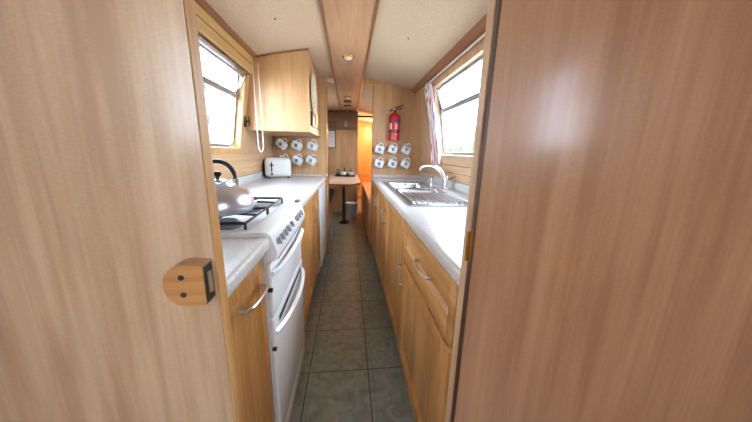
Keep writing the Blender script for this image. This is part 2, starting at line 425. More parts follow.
# curtain and rail on the right
b = B(); b.tube([(.667, .80, 1.742), (.667, 2.40, 1.742)], .006, 8)
rail = thing('curtain_rail', 'white curtain rail above the right window', 'rail', (.667, 1.5, 1.742))
b.obj('rod', WPLAST, rail)
for y in (.9, 2.36):
    B().box(.660, .715, y-.006, y+.006, 1.735, 1.749).obj('bracket', WPLAST, rail)
loops = []
nf = 44
for i in range(15):
    z = 1.733-.65*i/14; t = i/14
    wdt = .20-.05*math.sin(math.pi*min(1, t*1.1)); l1, l2 = [], []
    for j in range(nf+1):
        y = 2.225-.07*t+wdt*j/nf; o = -.030+.011*math.sin(j/nf*2*math.pi*5)-.004*math.sin(3*t+j*.4)
        if z > 1.70: o = min(o, -.018)
        l1.append(wp(1, y, z, o-.002)); l2.append(wp(1, y, z, o+.001))
    loops.append(l1+l2[::-1])
b = B(); b.loft(loops)
tag(b.obj('curtain', CURT, None, (.72, 2.3, 1.08)), 'narrow curtain with pink and purple stripes beside the right window', 'curtain')

# ------------------------------------------------------------------ galley bulkheads
YG = 2.85
b = B(); bulkhead(b, -.9, -.245, YG, YG+.028); struct(b.obj('wall_galley_left', VEN_B))
struct(B().box(-.245, -.226, YG-.006, YG+.034, 0, 1.872, .003).obj('trim_post_left', LIP))
b = B(); bulkhead(b, .258, .9, YG, YG+.028); struct(b.obj('wall_galley_right', VEN_B))
struct(B().box(.246, .258, YG-.006, YG+.034, 0, 1.874, .003).obj('trim_post_right', LIP))
struct(B().box(.151, .32, YG-.012, YG+.04, 1.842, 1.889, .003).obj('trim_header_right', LIP))
struct(B().box(-.30, -.151, YG+.036, YG+.09, 1.842, 1.889, .003).obj('trim_header_left', CEIL))
struct(B().box(-.30, -.243, 3.20, 3.235, 0, 1.872, .003).obj('trim_post_passage', STRIP))
kb = thing('turn_button', 'small white knob on the post at the far end of the left worktop', 'knob', (-.215, YG-.006, .912))
b = B(); b.tube([(-.2355, YG-.006, .912), (-.2355, YG-.020, .912)], .006, 10); b.obj('stem', BRASS, kb)
B().sphere((-.2355, YG-.030, .912), .015).obj('ball', WPLAST, kb)

# ------------------------------------------------------------------ furniture helpers
def handle(parent, p0, p1, out, r=.0048, mat=SATIN):   # bow handle between two mounts standing off along 'out'
    p0, p1, out = V(p0), V(p1), V(out); d = p1-p0
    b = B()
    P = [p0, p0+out*.75, p0+out+d*.10, p0+out*1.12+d*.3, p0+out*1.15+d*.5, p0+out*1.12+d*.7, p0+out+d*.90, p1+out*.75, p1]
    b.tube(P, [r*1.5, r*1.15, r, r*.95, r*1.05, r*.95, r, r*1.15, r*1.5], 8)
    for p in (p0, p1): b.tube([p, p+out*.12], r*2.0, 10)
    return b.obj('handle', mat, parent)
def front(side, x, y0, y1, z0, z1, name, parent, fr=.052, horizontal=False, low=None, mo=.012):  # framed door or drawer front whose face is at x, frame and recessed panel
    s = side; th = .020
    xa, xb = (x, x+s*th) if s > 0 else (x+s*th, x)
    b = B(); e = .003; low = low or fr
    b.box(xa, xb, y0, y0+fr, z0, z1, e); b.box(xa, xb, y1-fr, y1, z0, z1, e)
    b.box(xa, xb, y0+fr, y1-fr, z0, z0+low, e); b.box(xa, xb, y0+fr, y1-fr, z1-fr, z1, e)
    # sloped inner moulding
    f = lambda u, v, w: V((x+s*w, u, v))
    yi0, yi1, zi0, zi1 = y0+fr, y1-fr, z0+low, z1-fr
    o = [(yi0, zi0), (yi1, zi0), (yi1, zi1), (yi0, zi1)]; i = [(yi0+mo, zi0+mo), (yi1-mo, zi0+mo), (yi1-mo, zi1-mo), (yi0+mo, zi1-mo)]
    b.loft([[f(u, v, .002) for u, v in o], [f(u, v, .012) for u, v in i]], cap=False)
    px = (x+s*.012, x+s*.018) if s > 0 else (x+s*.018, x+s*.012)
    b.box(px[0], px[1], yi0+.002, yi1-.002, zi0+.002, zi1-.002)
    return b.obj(name, OAK_H if horizontal else OAK, parent)
def carcass(side, xf, y0, y1, zb, zt, parent, plinth=True):
    s = side; back = s*.815
    b = B(); t = .016; xa, xb = sorted((xf, back))
    b.box(xa, xb, y0, y0+t, zb, zt); b.box(xa, xb, y1-t, y1, zb, zt); b.box(xa, xb, y0+t, y1-t, zb, zb+t)
    xc, xd = sorted((back, back-s*t)); b.box(xc, xd, y0+t, y1-t, zb+t, zt)
    xe, xg = sorted((xf, xf+s*.06)); b.box(xe, xg, y0+t, y1-t, zt-t, zt)
    c = b.obj('carcass', OAK, parent)
    if plinth:
        xe, xg = sorted((xf+s*.035, xf+s*.051)); B().box(xe, xg, y0, y1, 0, zb).obj('plinth', OAK_H, parent)
    return c
ZT = .858      # underside of the worktops
ZB = .130
# --- right run: near unit
XR, XL = .262, -.262
u = thing('base_cabinet', 'oak base unit nearest us on the right with a drawer over its door', 'cabinet', (.5, .85, 0), 'oak base units')
carcass(1, XR+.021, .492, 1.165, ZB, ZT, u)
d = front(1, XR, .550, 1.160, .668, .850, 'drawer', u, .040, True, low=.066, mo=.014)
handle(d, (XR, .745, .770), (XR, .885, .770), (-.021, 0, 0))
d = front(1, XR-.005, .550, 1.160, ZB+.005, .658, 'door', u, .060, mo=.014)
handle(d, (XR-.005, 1.128, .540), (XR-.005, 1.128, .640), (-.026, 0, 0))
B().box(XR+.001, XR+.0205, .492, .546, ZB, .856, .002).obj('filler_strip', OAK, u)
# --- right run: sink unit, two doors
u = thing('base_cabinet', 'oak two door base unit under the sink', 'cabinet', (.5, 1.75, 0), 'oak base units')
carcass(1, XR+.021, 1.167, 2.350, ZB, ZT, u)
d = front(1, XR, 1.170, 1.758, ZB+.005, .850, 'door', u)
d = front(1, XR, 1.762, 2.346, ZB+.005, .850, 'door', u)
handle(d, (XR, 1.80, .655), (XR, 1.80, .76), (-.026, 0, 0))
# --- right run: last unit
u = thing('base_cabinet', 'narrow oak base unit at the far end of the right run', 'cabinet', (.5, 2.6, 0), 'oak base units')
carcass(1, XR+.021, 2.352, 2.846, ZB, ZT, u)
d = front(1, XR, 2.355, 2.842, ZB+.005, .850, 'door', u)
handle(d, (XR, 2.40, .655), (XR, 2.40, .76), (-.026, 0, 0))
# --- left run: near unit
u = thing('base_cabinet', 'narrow oak base unit on the left between the doorway and the white cooker', 'cabinet', (-.5, .64, 0), 'oak base units')
carcass(-1, XL-.021, .492, .778, ZB, ZT, u)
d = front(-1, XL, .496, .775, ZB+.005, .850, 'door', u, .045)
handle(d, (XL, .585, .778), (XL, .725, .768), (.026, 0, 0))
# --- left run: unit beyond the cooker
u = thing('base_cabinet', 'oak two door base unit between the white cooker and the white fridge', 'cabinet', (-.5, 1.8, 0), 'oak base units')
carcass(-1, XL-.021, 1.318, 2.295, ZB, ZT, u)
d = front(-1, XL, 1.322, 1.815, ZB+.005, .850, 'door', u)
d = front(-1, XL, 1.819, 2.292, ZB+.005, .850, 'door', u)
handle(d, (XL, 1.90, .655), (XL, 1.90, .76), (.026, 0, 0))
# --- fridge
fr = thing('fridge', 'white under-counter fridge at the far end of the left run', 'fridge', (-.5, 2.57, 0))
B().box(-.80, XL-.02, 2.305, 2.842, .03, .845, .004).obj('cabinet', FRIDGEM, fr)
B().box(XL-.018, XL+.012, 2.308, 2.839, .09, .843, .008).obj('door', FRIDGEM, fr)
B().box(XL-.03, XL-.021, 2.32, 2.83, .0, .085).obj('kick_grille', GREYP, fr)

# --- worktops
def rounded_edge(s, xf, y0, y1, b, xback):   # slab with a post-formed front edge
    z0, z1 = ZT+.001, WT; r = .012
    prof = [(s*xback, z0), (s*xback, z1)]
    P = [(xf+s*r*(1-math.sin(a)), z1-r+r*math.cos(a)) for a in [math.pi/2*i/5 for i in range(6)]]
    Q = [(xf+s*r*(1-math.cos(a)), z0+r-r*math.sin(a)) for a in [math.pi/2*i/4 for i in range(5)]]
    b.prism(prof+P+Q, lambda u, v, w: V((u, w, v)), y0, y1)
def upstand(s, y0, y1):
    x0, x1 = sorted((s*.800, s*.819)); return B().box(x0, x1, y0, y1, WT, .960, .003)
w = thing('worktop', 'short pale worktop on the left between the doorway and the cooker', 'worktop', (-.5, .64, WT))
b = B(); rounded_edge(-1, -.242, .490, .780, b, .82); b.obj('slab', WORK, w); upstand(-1, .490, .780).obj('upstand', WORK, w)
w = thing('worktop', 'pale worktop on the left carrying the toaster', 'worktop', (-.5, 2.1, WT))
b = B(); rounded_edge(-1, -.242, 1.316, 2.848, b, .82); b.obj('slab', WORK, w); upstand(-1, 1.316, 2.845).obj('upstand', WORK, w)
B().box(-.80, -.25, 2.832, 2.8485, WT, .915, .003).obj('end_upstand', WORK, w)
w = thing('worktop', 'long pale worktop on the right with the sink let into it', 'worktop', (.5, 1.7, WT))
b = B(); SX0, SX1, SY0, SY1 = .312, .655, 1.262, 2.372
rounded_edge(1, .250, .490, 2.848, b, SX0)
b.box(SX0, .82, .490, SY0, ZT+.001, WT); b.box(SX0, .82, SY1, 2.848, ZT+.001, WT); b.box(SX1, .82, SY0, SY1, ZT+.001, WT)
b.obj('slab', WORK, w); upstand(1, .490, 2.845).obj('upstand', WORK, w)
B().box(.27, .80, 2.832, 2.8485, WT, .925, .003).obj('end_upstand', WORK, w)

# ------------------------------------------------------------------ sink and taps
sk = thing('sink', 'stainless steel sink with a ribbed drainer in the right worktop', 'sink', (.48, 1.8, WT))
def rect(x0, x1, y0, y1): return rrect(x0, x1, y0, y1, .035, 5)
zp = WT+.004
b = B()
X0, X1 = .302, .668
def strip(x0, x1, y0, y1): b.box(x0, x1, y0, y1, WT+.0005, zp)
bowls = [(.345, .635, 1.905, 2.315, .150), (.345, .635, 1.660, 1.830, .080)]
strip(X0, bowls[0][0], 1.25, 2.385); strip(bowls[0][1], X1, 1.25, 2.385)
strip(.345, .635, 2.315, 2.385); strip(.345, .635, 1.830, 1.905); strip(.345, .635, 1.25, 1.660)
F = lambda u, v, w: V((u, v, w))
b.ring([(X1+.004, 2.389), (X0-.004, 2.389), (X0-.004, 1.246), (X1+.004, 1.246)], [(X1-.006, 2.379), (X0+.006, 2.379), (X0+.006, 1.256), (X1-.006, 1.256)], F, WT+.0003, WT+.0065)
b.obj('rim_plate', STEEL, sk)
for x0, x1, y0, y1, dp in bowls:
    b = B(); ins = .018
    l0 = rrect(x0-.002, x1+.002, y0-.002, y1+.002, .004, 3); l1 = rrect(x0+.004, x1-.004, y0+.004, y1-.004, .03, 3)
    l2 = rrect(x0+ins, x1-ins, y0+ins, y1-ins, .03, 3); l3 = rrect(x0+ins+.02, x1-ins-.02, y0+ins+.02, y1-ins-.02, .02, 3)
    cx, cy = (x0+x1)/2, (y0+y1)/2
    b.loft([[V((u, v, z)) for u, v in l] for l, z in ((l0, zp), (l1, zp-.012), (l2, zp-dp+.02), (l3, zp-dp))], cap=False)
    b.loft([[V((u, v, zp-dp)) for u, v in l3], [V((cx+(u-cx)*.02, cy+(v-cy)*.02, zp-dp-.002)) for u, v in l3]], cap=False)
    # raised lip round the bowl
    b.ring(rrect(x0-.008, x1+.008, y0-.008, y1+.008, .03, 3), rrect(x0, x1, y0, y1, .022, 3), F, zp-.001, zp+.004)
    bo = b.obj('bowl', BOWLM, sk)
    b = B(); b.lathe([(.0, .004), (.028, .004), (.034, .0), (.034, -.004)], (cx, cy, zp-dp+.001)); b.obj('drain', DARK, bo)
b = B()
for i in range(11):
    x = .335+.030*i
    b.tube([(x, 1.285, zp-.002), (x, 1.300, zp+.004), (x, 1.600, zp+.004), (x, 1.640, zp-.002)], .0075, 8)
b.obj('drainer_ribs', STEEL, sk)

tp = thing('mixer_tap', 'chrome mixer tap with a long swivel spout behind the sink', 'tap', (.735, 1.895, WT))
b = B(); b.lathe([(.030, 0), (.030, .006), (.024, .012), (.022, .050), (.027, .062), (.027, .085), (.018, .100), (0, .104)], (.735, 1.895, WT)); b.obj('body', CHROME, tp)
b = B(); P = []
from bisect import bisect
TT = [0, .12, .25, .45, .65, .85, 1]; ZZ = [.070, .112, .140, .163, .170, .164, .152]
for i in range(17):
    t = i/16; q = min(max(bisect(TT, t)-1, 0), 5); u_ = (t-TT[q])/(TT[q+1]-TT[q])
    P.append(V((.728-.150*t, 1.90+.155*t, WT+ZZ[q]+(ZZ[q+1]-ZZ[q])*u_)))
P.append(P[-1]+V((-.006, .006, -.022)))
b.tube(P, [.019]*3+[.0185-.0004*i for i in range(14)]+[.012], 14); b.obj('spout', CHROME, tp)
b = B(); b.tube([(.740, 1.885, WT+.075), (.752, 1.850, WT+.090), (.765, 1.800, WT+.103)], [.012, .008, .006], 8); b.obj('lever', CHROME, tp)
b = B(); b.tube([(.575, 2.059, WT+.125), (.573, 2.06, WT+.02), (.59, 2.066, WT+.006)], .0016, 5); b.obj('plug_chain', SATIN, tp)
t2 = thing('pillar_tap', 'small chrome pillar tap beyond the long mixer spout', 'tap', (.69, 2.11, WT))
b = B(); b.lathe([(.020, 0), (.020, .005), (.012, .010), (.011, .045), (.016, .05), (.016, .064), (0, .070)], (.69, 2.11, WT)); b.tube([(.69, 2.11, WT+.038), (.655, 2.10, WT+.050), (.635, 2.095, WT+.040)], .007, 8); b.obj('body', CHROME, t2)
b = B()
for a in range(4):
    q = math.pi/2*a+.4; b.tube([(.69, 2.11, WT+.074), (.69+.022*math.cos(q), 2.11+.022*math.sin(q), WT+.076)], .006, 8)
b.obj('cross_head', CHROME, t2)

# ------------------------------------------------------------------ cooker
ck = thing('gas_cooker', 'white freestanding gas cooker with black pan supports', 'cooker', (-.5, 1.05, 0))
CY0, CY1 = .785, 1.311
b = B(); b.box(-.80, -.262, CY0, CY1, .04, .885, .003); b.box(-.80, -.30, CY0+.02, CY1-.02, 0, .04); b.obj('body', ENAMEL, ck)
F = lambda u, v, w: V((u, w, v))
ht = B()
ht.ring([(-.255, CY0), (-.255, CY1), (-.795, CY1), (-.795, CY0)], [(-.315, CY0+.030), (-.315, CY1-.030), (-.770, CY1-.030), (-.770, CY0+.030)], lambda u, v, w: V((u, v, w)), .886, .914)
ht.obj('hob_rim', ENAMEL, ck)
B().box(-.772, -.313, CY0+.028, CY1-.028, .8865, .893).obj('spill_tray', TRAYM, ck)
b = B(); b.prism([(-.262, .914), (-.250, .912), (-.238, .902), (-.221, .845), (-.226, .822), (-.262, .815)], F, CY0+.001, CY1-.001); cp = b.obj('control_panel', ENAMEL, ck)
B().box(-.262, -.240, CY1-.040, CY1-.002, .9135, .924, .002).obj('hinge_cap', GREYP, ck)
nrm = V((.945, 0, .326)).normalized()
for y in (.825, .868, .912, .962, 1.025, 1.118, 1.168, 1.222):
    c = V((-.2295, y, .873)); up = V((-.326, 0, .945)).normalized()
    b = B(); b.tube([c, c+nrm*.006], [.0115, .0105], 14)
    b.tube([c+nrm*.009-up*.013, c+nrm*.011, c+nrm*.009+up*.013], [.0035, .0045, .0035], 8); b.obj('knob', KNOBM, ck)
bx = [(-.43, .925), (-.43, 1.175), (-.66, .925), (-.66, 1.175)]
for i, (x, y) in enumerate(bx):
    r = (.052, .038, .038, .044)[i]
    b = B(); b.lathe([(r, 0), (r, .010), (r*.92, .013), (r*.80, .014), (r*.80, .020), (r*.70, .024), (0, .025)], (x, y, .8935)); b.obj('burner', GREYP, ck)
for y0, y1 in ((CY0+.034, 1.045), (1.052, CY1-.034)):
    b = B(); zs = .934; x0, x1 = -.762, -.323; r = .0052
    ym = (y0+y1)/2
    b.tube([(x0, y0, zs), (x1, y0, zs), (x1, y1, zs), (x0, y1, zs), (x0, y0, zs)], r, 6)
    for xc in (-.43, -.66):
        for sx, sy in ((1, 0), (-1, 0), (0, 1), (0, -1)):
            p0 = (xc+sx*.030, ym+sy*.030, zs+.004)
            if sx: xe = (x1 if sx > 0 and xc == -.43 else (x0 if sx < 0 and xc == -.66 else xc+sx*.115)); p1 = (xe, ym, zs)
            else: p1 = (xc, y1 if sy > 0 else y0, zs)
            b.tube([p0, p1], r*.9, 6)
    b.tube([(-.545, y0, zs), (-.545, y1, zs)], r, 6)
    for x in (x0, x1):
        for y in (y0, y1): b.tube([(x, y, zs), (x, y, .8935)], r*.9, 6)
    b.obj('pan_support', IRON, ck)
# grill door, oven door, drawer
B().box(-.2615, -.246, CY0+.003, CY1-.003, .615, .808, .006).obj('grill_door', ENAMEL, ck)
B().box(-.2615, -.246, CY0+.003, CY1-.003, .120, .608, .006).obj('oven_door', ENAMEL, ck)
B().box(-.2615, -.248, CY0+.003, CY1-.003, .040, .114, .004).obj('drawer', ENAMEL, ck)
def bow(z, depth, hgt, pw):
    b = B(); loops = []; n = 20
    for i in range(n+1):
        t = i/n; y = CY0+.012+(CY1-CY0-.024)*t; o = depth*(max(0, math.sin(math.pi*t))**pw)
        xa = -.246+o
        loops.append([V((xa-.006, y, z-hgt)), V((xa+.006, y, z-hgt*.4)), V((xa+.007, y, z+hgt*.4)), V((xa-.004, y, z+hgt)), V((xa-.010, y, z+hgt*.5)), V((xa-.010, y, z-hgt*.5))])
    b.loft(loops); return b
gh = bow(.772, .026, .012, .28).obj('handle', ENAMEL, ck)
B().box(-.2464, -.2452, CY0+.09, CY1-.03, .788, .805).obj('vent_slot', SLOT, ck)
oh = bow(.552, .034, .013, .7).obj('handle', ENAMEL, ck)
B().box(-.2464, -.2452, CY0+.06, CY1-.06, .565, .585).obj('vent_slot', SLOT, ck)
for z in (.720, .500):
    B().box(-.258, -.243, CY0-.0035, CY0+.006, z-.007, z+.006, .002).obj('door_hinge', BLACK, ck)

# ------------------------------------------------------------------ kettle
KX, KY, KZ = -.452, .950, .9435
k0 = set(bpy.data.objects)
k = thing('kettle', 'domed stainless steel kettle with a black handle on the hob', 'kettle', (KX, KY, KZ))
HB = .95
def zs(P): return [(r, z*HB) for r, z in P]
b = B(); b.lathe(zs([(.0, .001), (.098, .0), (.110, .006), (.117, .022), (.117, .040), (.110, .064), (.094, .086), (.072, .102), (.058, .108), (.056, .114), (.046, .116), (0, .117)]), (KX, KY, KZ), 40); b.obj('body', KSTEEL, k)
b = B(); b.lathe(zs([(.047, .1165), (.046, .122), (.030, .129), (.010, .132), (0, .1325)]), (KX, KY, KZ), 32)
lid = b.obj('lid', KSTEEL, k)
b = B(); b.lathe(zs([(.007, .131), (.006, .140), (.014, .148), (.015, .156), (.010, .162), (0, .163)]), (KX, KY, KZ), 20); b.obj('knob', BLACK, lid)
ux, uy = -.80, -.60   # direction of the spout in plan
b = B(); b.tube([(KX-.10*.80, KY-.10*.6, KZ+.060), (KX-.135*.8, KY-.135*.6, KZ+.085), (KX-.155*.8, KY-.155*.6, KZ+.112)], [.026, .019, .014], 14); b.obj('spout', KSTEEL, k)
hx, hy = .80, .60
P = []
for i in range(17):
    t = math.pi*(i/16); P.append((KX+hx*(.060*math.cos(t)), KY+hy*(.060*math.cos(t)), KZ+.112+.080*math.sin(t)**.8))
b = B(); b.tube(P, [.006]*2+[.0085]*13+[.006]*2, 10); b.obj('handle', BLACK, k)
for q in (-1, 1):
    b = B(); b.tube([(KX+q*hx*.058, KY+q*hy*.058, KZ+.088), (KX+q*hx*.061, KY+q*hy*.061, KZ+.124)], .0095, 10)
    b.obj('handle_bracket', CHROME, k)

for o in set(bpy.data.objects)-k0:
    if o.type == 'MESH': o.data.transform(Matrix.Diagonal((.94, .94, .91, 1)))
# ------------------------------------------------------------------ toaster
TR = Matrix.Translation((-.695, 2.610, WT+.001)) @ Matrix.Rotation(math.radians(24), 4, 'Z')
t = thing('toaster', 'white toaster on the left worktop below the hanging mugs', 'toaster', (-.690, 2.610, WT+.001))
def tb(x0, x1, y0, y1, z0, z1, bev, name, mat, par, seg=3): return B().box(x0, x1, y0, y1, z0, z1, bev, seg, M=TR).obj(name, mat, par)
tb(-.112, .128, -.085, .085, .010, .192, .040, 'body', WPLAST, t, 5)
tb(-.1195, -.100, -.058, .058, .020, .170, .012, 'end_panel', BLACK, t)
for y in (-.034, .034): tb(-.07, .105, y-.012, y+.012, .1905, .1932, 0, 'bread_slot', BLACK, t)
tb(-.060, -.050, -.0865, -.083, .060, .150, 0, 'lever_track', BLACK, t)
tb(-.072, -.038, -.099, -.0866, .118, .130, .003, 'lever', BLACK, t)
b = B(); 
b.add(B().tube([(-.055, -.083, .042), (-.055, -.096, .042)], .012, 14).bm, TR); b.obj('dial', GREYP, t)
for x, y in ((-.08, -.05), (.10, -.05), (-.08, .05), (.10, .05)): tb(x-.01, x+.01, y-.01, y+.01, 0, .012, .002, 'foot', BLACK, t)

# ------------------------------------------------------------------ mugs on brass cup hooks
def mug_proto(label):
    m = thing('mug', label, 'mug', (0, 0, 0), 'mugs on hooks')
    b = B(); b.lathe([(0, 0), (.036, 0), (.041, .006), (.042, .045), (.042, .092), (.039, .092), (.0385, .010), (0, .006)], (0, 0, 0), 28); b.obj('cup', MUG, m)
    P = [(.040+.030*math.sin(math.pi*i/10)**.8, 0, .018+.056*i/10) for i in range(11)]
    b = B(); b.tube(P, .0055, 8); b.obj('handle', MUG, m)
    return m
def hook_proto(label):
    b = B(); P = [V((0, 0, 0)), V((0, -.012, 0))]+[V((0, -.026-.014*math.cos(a+math.pi), -.014*math.sin(a)+.0)) for a in [math.pi*i/10 for i in range(0, 11)]]
    P += [V((0, -.040, .010))]
    b.tube(P, .0022, 6); b.tube([(0, 0, 0), (0, -.004, 0)], .006, 8)
    return tag(b.obj('cup_hook', BRASS), label, 'hook', 'brass cup hooks')
rowt = {0: 'upper row', 1: 'lower row'}
spots = []
for r, z in ((0, 1.212), (1, 1.060)):
    for i, x in enumerate((-.650, -.512, -.366)): spots.append((x, z, 'left', r, i, (38, 24, 14, 20, 26, 30)[r*3+i]))
for r, z in ((0, 1.198), (1, 1.048)):
    for i, x in enumerate((.332, .480, .628)): spots.append((x, z, 'right', r, i, (16, 22, 26, 18, 20, 27)[r*3+i]))
mp = hp = None
for x, z, sd, r, i, a in spots:
    if sd == 'left':
        where = ('beside the left window', 'in the middle', 'next to the doorway post')[i] if r == 0 else ('just behind the toaster', 'right of the toaster', 'nearest the doorway post')[i]
        base = 'toaster wall'
    else:
        where = ('nearest the passage', 'in the middle', 'nearest the right window')[i]
        base = 'extinguisher wall'
    lab = 'white printed mug, %s on the %s, %s' % (rowt[r], base, where)
    hl = 'brass hook, %s on the %s, %s' % (rowt[r], base, where)
    if mp is None: m = mp = mug_proto(lab)
    else: m = copy_tree(mp); m['label'] = lab
    if hp is None: h = hp = hook_proto(hl)
    else: h = hp.copy(); COL.objects.link(h); h['label'] = hl
    h.location = (x+.012, YG-.0005, z+.062)
    # mug axis nearly along X, handle up: local z -> -X (opening left), local x (handle) -> up
    M = Matrix(((0, 0, -1), (0, 1, 0), (1, 0, 0))).to_4x4()
    sgn = -1 if sd == 'left' else -1
    M = Matrix.Rotation(math.radians(a), 4, 'Y') @ Matrix.Rotation(math.radians(-10), 4, 'Z') @ M
    top = V((.066, 0, .046))                       # inside of the handle bow
    m.rotation_euler = M.to_euler()
    m.location = V((x+.012, YG-.047, z+.058)) - (M.to_3x3() @ top) + V((0, -.004, 0))

# ------------------------------------------------------------------ fire extinguisher
EX, EY = .472, YG-.066
e = thing('fire_extinguisher', 'red fire extinguisher on the wall above the right hand mugs', 'extinguisher', (EX, EY, 1.28))
b = B(); b.lathe([(.052, 0), (.057, .006), (.057, .225), (.052, .250), (.036, .268), (.020, .274), (.018, .285), (0, .286)], (EX, EY, 1.285), 32); cyl = b.obj('cylinder', RED, e)
def patch(a0, a1, z0, z1, mat, name, rr=.0578):
    b = B(); n = 10
    L0 = [V((EX+rr*math.sin(a), EY-rr*math.cos(a), z0)) for a in [a0+(a1-a0)*i/n for i in range(n+1)]]
    L1 = [V((p.x, p.y, z1)) for p in L0]
    r2 = rr-.0006
    K0 = [V((EX+r2*math.sin(a), EY-r2*math.cos(a), z0)) for a in [a0+(a1-a0)*i/n for i in range(n+1)]]
    K1 = [V((p.x, p.y, z1)) for p in K0]
    b.loft([L0+K0[::-1], L1+K1[::-1]]); return b.obj(name, mat, cyl)
patch(-.45, .85, 1.475, 1.498, LABELB, 'blue_label')
for q in range(3): patch(-.10, .55, 1.405+.018*q, 1.414+.018*q, LABEL, 'printed_line')
patch(-.2, .55, 1.345, 1.352, LABEL, 'printed_line')
patch(-1.25, -.62, 1.40, 1.46, LABEL, 'white_label')
b = B(); b.tube([(EX, EY, 1.571), (EX, EY, 1.598)], .012, 12); b.box(EX-.016, EX+.016, EY-.012, EY+.012, 1.588, 1.606, .003); b.obj('valve', BLACK, e)
b = B(); b.tube([(EX-.01, EY, 1.606), (EX+.03, EY-.01, 1.622), (EX+.085, EY-.02, 1.640)], [.006, .006, .005], 8); b.tube([(EX-.01, EY, 1.596), (EX+.03, EY-.01, 1.600), (EX+.075, EY-.02, 1.606)], .0045, 8); b.obj('lever', BLACK, e)
b = B(); b.tube([(EX-.012, EY, 1.596), (EX-.036, EY-.004, 1.594), (EX-.052, EY-.006, 1.575)], [.007, .007, .009], 8); b.obj('nozzle', BLACK, e)
b = B(); b.tube([(EX-.010, EY-.014, 1.597), (EX-.010, EY-.020, 1.597)], .010, 12); b.obj('gauge', LABEL, e)
b = B(); b.ring([(EX+.0595*math.cos(2*math.pi*j/32), EY+.0595*math.sin(2*math.pi*j/32)) for j in range(32)], [(EX+.0575*math.cos(2*math.pi*j/32), EY+.0575*math.sin(2*math.pi*j/32)) for j in range(32)], lambda u, v, w: V((u, v, w)), 1.37, 1.385)
b.box(EX-.02, EX+.02, EY+.058, YG, 1.33, 1.50); b.obj('wall_bracket', DARK, e)

# ------------------------------------------------------------------ wall cupboard, plate, small frame
WC0, WC1, WCX = 2.10, 2.845, -.292
cu = thing('wall_cupboard', 'oak wall cupboard under the ceiling beyond the left window', 'cupboard', (-.5, 2.5, 1.30))
def cup_poly(z0, zt_off=.004, inner=WCX):
    P = [(inner, z0), (-.83+.16*(z0-.9)+.002, z0), (-.690, 1.790)]
    for i in range(9):
        x = -.687+(inner+.687)*i/8; P.append((x, ceil_z(x)-zt_off))
    return P
F = lambda u, v, w: V((u, w, v))
b = B(); b.prism(cup_poly(1.302), F, WC0+.001, WC0+.018); b.obj('side_panel', VEN_B, cu)
b = B(); b.prism(cup_poly(1.302), F, WC1-.018, WC1); b.obj('side_panel', VEN_B, cu)
b = B(); b.box(-.755, WCX, WC0+.018, WC1-.018, 1.302, 1.320); b.obj('bottom_panel', VEN_B, cu)
for za, zb in ((1.320, 1.355), (1.83, 1.86)): B().box(WCX-.018, WCX-.001, WC0+.018, WC1-.018, za, zb).obj('face_rail', LIP, cu)
b = B(); b.box(WCX-.018, WCX-.0005, WC0+.020, 2.46, 1.358, 1.826, .002); b.obj('door', VEN_B, cu)
b = B(); b.box(WCX-.018, WCX-.0005, 2.465, WC1-.020, 1.358, 1.826, .002); b.obj('door', VEN_B, cu)
b = B()
for q in range(8):
    x = -.685+(WCX+.006+.685)*q/8; x2 = -.685+(WCX+.006+.685)*(q+1)/8
    b.hexa([(x, WC0-.008, ceil_z(x)-.014), (x2, WC0-.008, ceil_z(x2)-.014), (x2, WC0+.004, ceil_z(x2)-.014), (x, WC0+.004, ceil_z(x)-.014),
            (x, WC0-.008, ceil_z(x)-.003), (x2, WC0-.008, ceil_z(x2)-.003), (x2, WC0+.004, ceil_z(x2)-.003), (x, WC0+.004, ceil_z(x)-.003)])
b.obj('cornice', STRIP, cu)
# lace-edged plate on the cupboard door (axis along +X)
PX, PYc, PZ = WCX+.001, 2.285, 1.600
pl = thing('decorative_plate', 'pale green and white scalloped plate hung on the wall cupboard doors', 'plate', (PX, PYc, PZ))
def disc(prof, scal, mat, name):
    b = B(); seg = 96; L = []
    for r, h in prof:
        L.append([V((PX+h, PYc+(r+(scal if r > .12 else 0)*abs(math.cos(12*a)))*math.cos(a), PZ+(r+(scal if r > .12 else 0)*abs(math.cos(12*a)))*math.sin(a))) for a in [2*math.pi*j/seg for j in range(seg)]])
    b.loft(L); return b.obj(name, mat, pl)
disc([(.02, .0), (.09, .002), (.150, .010), (.151, .014), (.112, .011), (.09, .009), (.02, .008)], .010, PLATE, 'dish')
disc([(.03, .0085), (.088, .0098), (.112, .0118), (.03, .0098)], 0, PLATEG, 'painted_centre')
fr2 = thing('small_frame', 'small black framed tile below the green plate on the cupboard', 'frame', (WCX, 2.23, 1.40))
f = lambda u, v, w: V((WCX+w, u, v))
b = B(); b.ring([(2.135, 1.352), (2.345, 1.352), (2.345, 1.458), (2.135, 1.458)], [(2.160, 1.368), (2.320, 1.368), (2.320, 1.442), (2.160, 1.442)], f, .0005, .016); b.obj('frame', BLACK, fr2)
b = B(); b.prism([(2.158, 1.366), (2.322, 1.366), (2.322, 1.444), (2.158, 1.444)], f, .001, .008); b.obj('picture', PAPER, fr2)

